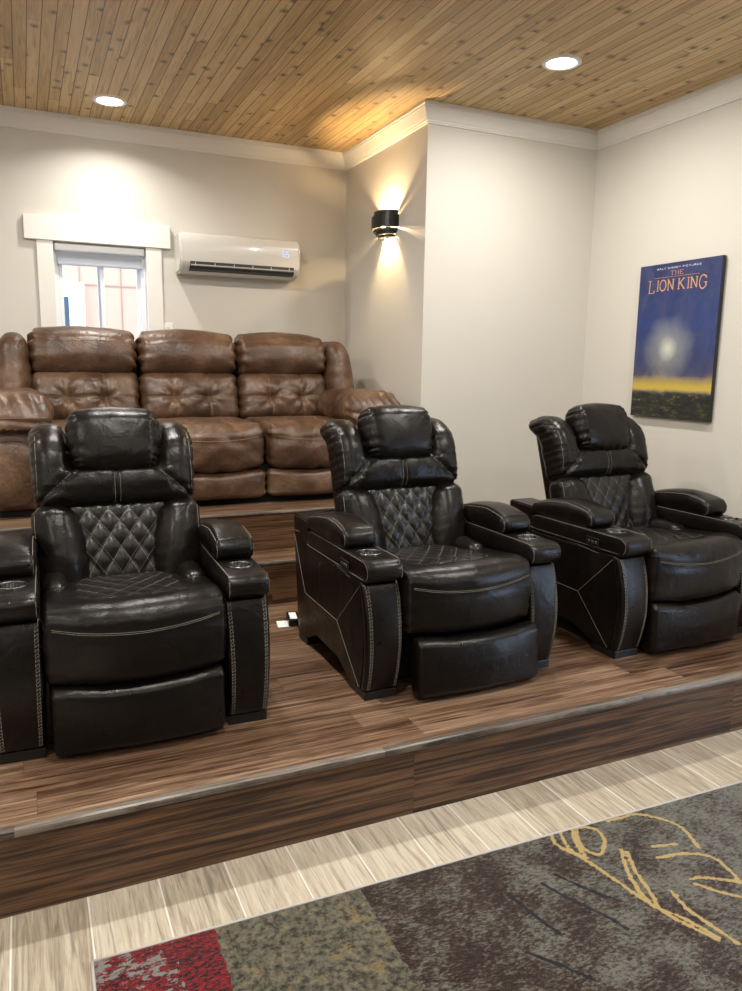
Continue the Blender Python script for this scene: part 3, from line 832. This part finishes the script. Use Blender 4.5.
# local: u runs left->right on the picture = -Y direction
def print_mat():
    m, nt, b = new_mat('printed_sunset'); g = G(nt); X = g.xyz(g.co())
    u = g.m('ADD', g.m('DIVIDE', g.m('MULTIPLY', X[1], -1.), PW), .5); v = g.m('DIVIDE', X[2], PH)
    nv = g.vec(g.m('MULTIPLY', u, 2.), g.m('MULTIPLY', v, 3.2), 0.)
    n = g.noise(nv, 1.5, 6, .6, .6); nd = g.m('MULTIPLY', g.m('SUBTRACT', n, .5), .22)
    vv = g.m('ADD', v, nd)
    sky = g.ramp(vv, [(.0,(.02,.02,.03)), (.24,(.16,.13,.12)), (.30,(.040,.042,.10)), (.40,(.014,.030,.12)), (.62,(.012,.034,.155)), (.9,(.010,.022,.105))])
    # soft clouds
    cl = g.ramp(g.noise(g.vec(g.m('MULTIPLY', u, 3.), g.m('MULTIPLY', v, 2.6), 4.), 1.4, 5, .6, 1.1), [(.42,(0,0,0)), (.66,(1,1,1))])
    sky = g.mix(g.m('MULTIPLY', cl, .5), sky, (.075,.08,.17))
    du = g.m('SUBTRACT', u, .44); dv = g.m('MULTIPLY', g.m('SUBTRACT', v, .455), 1.5)
    r = g.m('SQRT', g.m('ADD', g.m('MULTIPLY', du, du), g.m('MULTIPLY', dv, dv)))
    glow = g.ramp(g.m('ADD', r, g.m('MULTIPLY', nd, .6)), [(0.,(1,1,1)), (.05,(.75,.75,.75)), (.13,(.28,.28,.28)), (.34,(0,0,0))])
    sky = g.mix(glow, sky, (.62,.64,.52))
    hz = g.ramp(g.m('ADD', v, g.m('MULTIPLY', nd, .2)), [(.165,(0,0,0)), (.19,(1,1,1)), (.215,(.9,.9,.9)), (.28,(0,0,0))])
    sky = g.mix(hz, sky, (.55,.40,.06))
    ln = g.noise(g.vec(g.m('MULTIPLY', u, 9.), g.m('MULTIPLY', v, 30.), 2.), 1.3, 5, .7)
    land = g.ramp(ln, [(.40,(.005,.006,.009)), (.56,(.022,.025,.014)), (.70,(.15,.12,.04))])
    lm = g.ramp(g.m('ADD', v, g.m('MULTIPLY', nd, .25)), [(.155,(1,1,1)), (.175,(0,0,0))])
    lm2 = lm
    col = g.mix(lm2, sky, land)
    g.put(b.inputs['Base Color'], col); b.inputs['Roughness'].default_value = .4; return m
M_PRN = print_mat(); M_EDGE = plain('print_edge', (.012,.012,.016), .5)
box('canvas', (-.030,-PW/2,0), (-.006,PW/2,PH), M_EDGE, pr, .001, 1)
box('stretcher', (-.006,-PW/2+.02,.02), (0,PW/2-.02,PH-.02), plain('stretcher_wood', (.35,.30,.22), .7), pr)
bm = bmesh.new(); add_box(bm, (-.0312,-PW/2+.002,.002), (-.0300,PW/2-.002,PH-.002)); from_bm('printed_face', bm, M_PRN, pr)
GL = {
 'T': [[(0,1),(1,1)], [(.5,1),(.5,0)], [(.3,0),(.7,0)], [(0,1),(0,.85)], [(1,1),(1,.85)]],
 'H': [[(.1,0),(.1,1)], [(.9,0),(.9,1)], [(.1,.52),(.9,.52)], [(-.05,0),(.25,0)], [(.75,0),(1.05,0)], [(-.05,1),(.25,1)], [(.75,1),(1.05,1)]],
 'E': [[(.15,0),(.15,1)], [(0,1),(.9,1)], [(.15,.52),(.7,.52)], [(0,0),(.95,0)], [(.9,1),(.9,.85)], [(.95,0),(.95,.18)]],
 'L': [[(.2,1),(.15,0)], [(0,1),(.4,1)], [(0,0),(.95,0)], [(.95,0),(1.0,.2)]],
 'I': [[(.5,1),(.5,0)], [(.25,1),(.75,1)], [(.25,0),(.75,0)]],
 'O': [[(.5+.5*math.cos(k*PI/12), .5+.52*math.sin(k*PI/12)) for k in range(25)]],
 'N': [[(.1,0),(.1,1)], [(.1,1),(.9,0)], [(.9,0),(.9,1)], [(-.08,1),(.15,1)], [(-.05,0),(.27,0)], [(.75,1),(1.05,1)]],
 'K': [[(.15,0),(.15,1)], [(.15,.45),(.85,1)], [(.35,.6),(.98,0)], [(0,1),(.3,1)], [(0,0),(.3,0)], [(.7,1),(1,1)], [(.8,0),(1.1,0)]],
 'G': [[(.5+.5*math.cos(k*PI/12), .5+.52*math.sin(k*PI/12)) for k in range(3, 22)] + [(.95,.12),(.95,.45)], [(.65,.45),(1.1,.45)], [(.93,.95),(.93,.75)]],
 'W': [[(0,1),(.28,0)], [(.28,0),(.5,.8)], [(.5,.8),(.72,0)], [(.72,0),(1,1)]], 'A': [[(0,0),(.5,1)], [(.5,1),(1,0)], [(.2,.4),(.8,.4)]],
 'D': [[(.1,0),(.1,1)], [(.1,1),(.55,.98),(.9,.75),(.95,.5),(.9,.25),(.55,.02),(.1,0)]], 'S': [[(.9,.85),(.6,1),(.2,.93),(.12,.72),(.5,.52),(.88,.3),(.75,.05),(.4,0),(.1,.15)]],
 'Y': [[(0,1),(.5,.5)], [(1,1),(.5,.5)], [(.5,.5),(.5,0)]], 'P': [[(.1,0),(.1,1)], [(.1,1),(.7,.98),(.9,.75),(.7,.5),(.1,.48)]],
 'C': [[(.5+.5*math.cos(k*PI/12), .5+.5*math.sin(k*PI/12)) for k in range(3, 22)]], 'U': [[(.1,1),(.1,.3),(.3,.02),(.7,.02),(.9,.3),(.9,1)]],
 'R': [[(.1,0),(.1,1)], [(.1,1),(.7,.98),(.9,.75),(.7,.5),(.1,.48)], [(.5,.48),(.95,0)]]}
def write(bm, word, u0, u1, v0, hgt, stroke, big=()):
    n = sum(.55 if c == ' ' else (.5 if c == 'I' else 1) for c in word); adv = (u1-u0)/n; x = u0
    for c in word:
        w = adv*(.55 if c == ' ' else (.5 if c == 'I' else 1))
        if c != ' ':
            gw, gx = (w*.78, x) if c != 'I' else (w*.9, x); gh = hgt*(1.22 if c in big else 1); gv = v0 - (hgt*.16 if c in big else 0)
            for pl in GL[c]:
                k0 = len(bm.verts)
                q = [(-.0315, PW/2 - (gx+a*gw), gv+b*gh) for a, b in pl]
                horiz = len(pl) == 2 and abs(pl[0][1]-pl[1][1]) < .01
                add_tube(bm, q, stroke*(.6 if horiz else 1), 5)
                bm.verts.ensure_lookup_table()
                for v in bm.verts[k0:]: v.co.x = -.0312 + (v.co.x+.0315)*.25
        x += w
M_TXT = plain('title_orange', (.60,.31,.12), .5); M_TXW = plain('credit_white', (.75,.76,.82), .5)
bm = bmesh.new(); write(bm, 'LION', .078, .285, .740, .058, .0036, 'L'); write(bm, 'KING', .303, .520, .740, .058, .0036, 'G'); write(bm, 'THE', .243, .345, .824, .022, .0016)
add_box(bm, (-.0318,PW/2-.455,.8135), (-.0312,PW/2-.12,.8150)); o = from_bm('title_lettering', bm, M_TXT, pr); o['label'] = 'orange serif title lettering'
bm = bmesh.new(); write(bm, 'WALT DISNEY PICTURES', .135, .465, .860, .0085, .0010); o = from_bm('credit_lettering', bm, M_TXW, pr); o['label'] = 'small white credit line'

# ---------------------------------------------------------------- rug
def rug():
    RX0, RY1 = .0, .0; LW, LH = 2.44, 1.62
    ang = math.radians(-1.1); root = empty('area_rug', (.077, 1.815, 0), ang)
    tag(root, 'dark patchwork area rug with red, grey and gold distressed pattern on the tile floor', 'rug')
    arcs = [[(1.478,1.798),(1.456,1.73),(1.488,1.641),(1.51,1.523),(1.528,1.414),(1.556,1.323),(1.594,1.234)], [(1.514,1.796),(1.479,1.706),(1.493,1.646)],
      [(1.557,1.791),(1.518,1.715),(1.499,1.643)], [(1.578,1.782),(1.626,1.748),(1.610,1.69),(1.550,1.640),(1.522,1.680),(1.545,1.745),(1.578,1.782)],
      [(1.626,1.631),(1.583,1.565),(1.549,1.489),(1.533,1.401),(1.575,1.325),(1.601,1.24)], [(1.634,1.615),(1.594,1.537),(1.568,1.455),(1.541,1.392)],
      [(1.626,1.424),(1.611,1.358),(1.619,1.287),(1.634,1.202)], [(1.718,1.443),(1.768,1.428),(1.849,1.372)], [(1.715,1.422),(1.75,1.371),(1.793,1.325)],
      [(1.725,1.606),(1.811,1.585)], [(1.704,1.556),(1.8,1.537),(1.863,1.488),(1.856,1.413),(1.84,1.375)], [(1.693,1.77),(1.749,1.766),(1.82,1.756),(1.892,1.663),(1.864,1.542)]]
    blk = [[(1.30,1.60),(1.33,1.52),(1.38,1.42),(1.40,1.36)], [(1.18,1.60),(1.20,1.50),(1.22,1.42)], [(1.10,1.40),(1.16,1.32),(1.2,1.26)], [(1.36,1.62),(1.41,1.52),(1.46,1.45)]]
    ca, sa = math.cos(-ang), math.sin(-ang)
    def loc(p): x, y = p[0]-.077, p[1]-1.815; return (ca*x-sa*y, sa*x+ca*y, 0)
    A = [curve_pts([loc(p) for p in a], 6) for a in arcs]; B = [curve_pts([loc(p) for p in a], 5) for a in blk]
    cell = .005; nx, ny = int(LW/cell), int(1.1/cell)
    bm = bmesh.new(); grid = []
    lay = bm.verts.layers.float_color.new('motif')
    def mask(lines, w):
        g_ = {}
        for P in lines:
            for p in resample(P, .003):
                i0, j0 = int(p.x/cell), int(-p.y/cell)
                for i in range(i0-3, i0+5):
                    for j in range(j0-3, j0+5):
                        d = math.hypot(i*cell-p.x, -j*cell-p.y); v = max(0, 1-d/w)
                        if v > g_.get((i, j), 0): g_[(i, j)] = v
        return g_
    ma, mb = mask(A, .0105), mask(B, .012)
    hgt = .012
    for j in range(ny+1):
        row = []
        for i in range(nx+1):
            x, y = i*cell, -j*cell
            e = min(x, LW-x, -y if j < ny else 9)
            z = hgt*min(1, .25+e/.010) + .0008*noise.noise(Vector((x*60, y*60, 0)))
            v = bm.verts.new((min(x, LW), y, z)); v[lay] = (ma.get((i,j),0), mb.get((i,j),0), 0, 1); row.append(v)
        grid.append(row)
    for a, b in zip(grid, grid[1:]):
        for i in range(nx): bm.faces.new((a[i], a[i+1], b[i+1], b[i]))
    # rest of the rug, sides and underside
    m, nt, bs = new_mat('rug_pile'); g = G(nt); v = g.co(); X = g.xyz(v)
    at = g.n('ShaderNodeAttribute', attribute_name='motif'); mc = g.xyz(at.outputs['Color'])
    wob = g.m('MULTIPLY', g.m('SUBTRACT', g.noise(v, 30, 3), .5), .02)
    sx = g.m('ADD', X[0], wob)
    st = g.mapping(v, (1, 2.1, 1))
    nA = g.noise(st, 58, 8, .85, .2); nB = g.noise(g.mapping(st, (1,1,1), (3,5,0)), 30, 6, .7, .3); nC = g.noise(v, 7, 4, .6); fz = g.noise(v, 320, 2, .6)
    red = g.ramp(nA, [(.46,(.006,.006,.007)), (.49,(.006,.006,.007)), (.50,(.15,.004,.008)), (.62,(.22,.008,.014))], 'LINEAR')
    gm = g.ramp(g.m('ADD', g.m('MULTIPLY', nB, .7), g.m('MULTIPLY', g.noise(g.mapping(v,(1,1,1),(1,9,0)), 6, 3), .3)), [(.52,(0,0,0)), (.535,(1,1,1))])
    gmz = g.m('MULTIPLY', gm, g.m('LESS_THAN', g.m('ADD', X[0], g.m('MULTIPLY', nC, .1)), .26))
    red = g.mix(gmz, red, (.17,.165,.155))
    gold = g.ramp(g.noise(v, 55, 5, .7), [(.38,(.020,.018,.012)), (.5,(.080,.073,.050)), (.60,(.125,.112,.076)), (.72,(.19,.145,.06))])
    gold = g.mix(g.m('MULTIPLY', g.m('GREATER_THAN', g.noise(v, 13, 4, .7), .60), .5), gold, (.20,.135,.05))
    bm_ = g.m('ADD', g.m('MULTIPLY', nA, .72), g.m('MULTIPLY', nC, .28))
    grm = g.m('ADD', bm_, g.m('MULTIPLY', g.m('SUBTRACT', X[0], .95), .045))
    drk = g.ramp(grm, [(.46,(.014,.0055,.003)), (.513,(.036,.0145,.0075)), (.525,(.070,.068,.055)), (.60,(.135,.132,.110))])
    drk = g.mix(g.m('MULTIPLY', g.m('GREATER_THAN', nB, .64), .8), drk, (.008,.008,.008))
    col = g.mix(g.m('GREATER_THAN', sx, .305), red, gold)
    col = g.mix(g.m('GREATER_THAN', sx, .725), col, drk)
    broken = g.m('GREATER_THAN', g.m('ADD', mc[0], g.m('MULTIPLY', g.m('SUBTRACT', g.noise(v, 70, 4, .7), .5), 2.2)), .42)
    col = g.mix(g.m('MULTIPLY', broken, g.m('GREATER_THAN', mc[0], .02)), col, (.36,.26,.10))
    brk2 = g.m('GREATER_THAN', g.m('ADD', mc[1], g.m('MULTIPLY', g.m('SUBTRACT', nB, .5), 2.)), .5)
    col = g.mix(g.m('MULTIPLY', brk2, g.m('GREATER_THAN', mc[1], .02)), col, (.006,.006,.008))
    col = g.mix(.25, col, fz, 'SOFT_LIGHT')
    g.put(bs.inputs['Base Color'], col); bs.inputs['Roughness'].default_value = .95; bs.inputs['Specular IOR Level'].default_value = .15
    bs.inputs['Sheen Weight'].default_value = .15
    g.put(bs.inputs['Normal'], g.bump(g.m('ADD', fz, g.m('MULTIPLY', nA, .5)), .7, .004))
    from_bm('pile', bm, m, root, True)
    bx_ = box('backing', (.002,-LH,.0005), (LW-.002,-.002,.003), plain('rug_backing', (.25,.24,.22), .9), root)
    box('pile', (0.,-LH,.003), (LW,-1.1,.012), m, root, .003)
    bm = bmesh.new(); add_tube(bm, [(-.002,-.001-LH*k/20,.0055) for k in range(21)], .0048, 6); add_tube(bm, [(LW*k/20,.001,.0055) for k in range(21)], .0045, 6)
    from_bm('binding', bm, plain('rug_binding', (.42,.41,.39), .8), root, True)
rug()

# ---------------------------------------------------------------- power brick and paper tag behind the middle recliner
pbk = empty('power_adapter', (1.135, 3.385, STZ), math.radians(-12)); tag(pbk, 'small black power adapter with white label on the platform behind the middle recliner', 'power adapter')
box('adapter_body', (-.028,-.065,0), (.028,.065,.034), M_PLA, pbk, .004, 3)
box('adapter_label', (-.018,-.050,.0335), (.016,.045,.0348), M_PAPER, pbk)
bm = bmesh.new(); add_tube(bm, curve_pts([(0,-.062,.012),(.02,-.10,.008),(.07,-.12,.006),(.12,-.09,.006),(.16,-.02,.006)], 6), .003, 6); from_bm('cable', bm, M_PLA, pbk, True)
pp = box('paper_card', (-.03,-.045,0), (.03,.045,.0012), M_PAPER); pp.location = (1.082, 3.375, STZ+.0004); pp.rotation_euler = (0,0,math.radians(-12)); tag(pp, 'small white paper card lying on the platform beside the power adapter', 'card')

# ---------------------------------------------------------------- right wall glass door (outside the frame; it gives the daylight on the leather)
dr = struct(empty('door_1', (XR, (DY0+DY1)/2, 0)))
bm = bmesh.new(); w_ = (DY1-DY0)/2
for lo, hi in (((.02,-w_,0),(.07,-w_+.10,DZ1)), ((.02,w_-.10,0),(.07,w_,DZ1)), ((.02,-w_+.10,0),(.07,w_-.10,.22)), ((.02,-w_+.10,DZ1-.12),(.07,w_-.10,DZ1))): add_box(bm, lo, hi)
from_bm('door_frame', bm, M_WHT, dr)
bm = bmesh.new(); add_box(bm, (.042,-w_+.10,.22), (.048,w_-.10,DZ1-.12)); from_bm('door_pane', bm, mg, dr)

# ---------------------------------------------------------------- outside the window: neighbouring house
M_SID = plain('peach_siding', (.42,.255,.16), .8); M_SEAM = plain('siding_seam', (.29,.17,.11), .9)
nh = empty('neighbour_house', (.6, 8.2, -.6)); tag(nh, 'peach panelled house wall with a white door seen through the window', 'building')
box('siding', (-3,0,0), (3,.2,6), M_SID, nh)
bm = bmesh.new()
for k in range(30): add_box(bm, (-2.975+k*.195,-.006,0), (-2.963+k*.195,0,6))
for z in (1.62, 2.83, 4.05): add_box(bm, (-3,-.007,z), (3,0,z+.014))
from_bm('siding_seam', bm, M_SEAM, nh)
dd = box('house_door', (-.62,-.05,.3), (-.01,0,2.85), plain('door_white', (.85,.85,.85), .5), nh)
box('door_window', (-.235,-.055,2.30), (-.155,-.048,2.71), plain('door_glass', (.03,.045,.06), .5), dd)
gr = box('ground', (-8,YB+.2,-.8), (12,16,-.6), plain('ground_concrete', (.35,.34,.32), .9)); struct(gr)
g2 = box('ground_side', (XR+.3,-8,-.3), (14,YB-.2,-.05), plain('ground_paving', (.30,.30,.29), .9)); struct(g2)

# ---------------------------------------------------------------- world, camera, colour
w = bpy.data.worlds.new('sky'); SC.world = w; w.use_nodes = True; nt = w.node_tree; nt.nodes.clear()
o_ = nt.nodes.new('ShaderNodeOutputWorld'); b_ = nt.nodes.new('ShaderNodeBackground'); b_.inputs[0].default_value = (.56,.72,1,1); b_.inputs[1].default_value = 7
nt.links.new(b_.outputs[0], o_.inputs[0])
cam = bpy.data.cameras.new('camera'); co = bpy.data.objects.new('camera', cam); COL.objects.link(co)
Mr = ((0.9108458271144273, -0.41246571436121415, 0.015228713167172349), (-0.05632261907306506, -0.16075851265748814, -0.9853854388963247), (0.40888585425395324, 0.8966764941073483, -0.16965736973786127))
R = Matrix((( Mr[0][0], -Mr[1][0], -Mr[2][0]), (Mr[0][1], -Mr[1][1], -Mr[2][1]), (Mr[0][2], -Mr[1][2], -Mr[2][2])))
co.matrix_world = Matrix.Translation((0,0,1.5)) @ R.to_4x4()
cam.sensor_fit = 'VERTICAL'; cam.sensor_height = 24; cam.lens = 24*758.08/991; cam.clip_start = .02
SC.camera = co
vs = SC.view_settings; vs.view_transform = 'Standard'; vs.look = 'None'; vs.exposure = 0.30; vs.gamma = 1; vs.use_curve_mapping = False
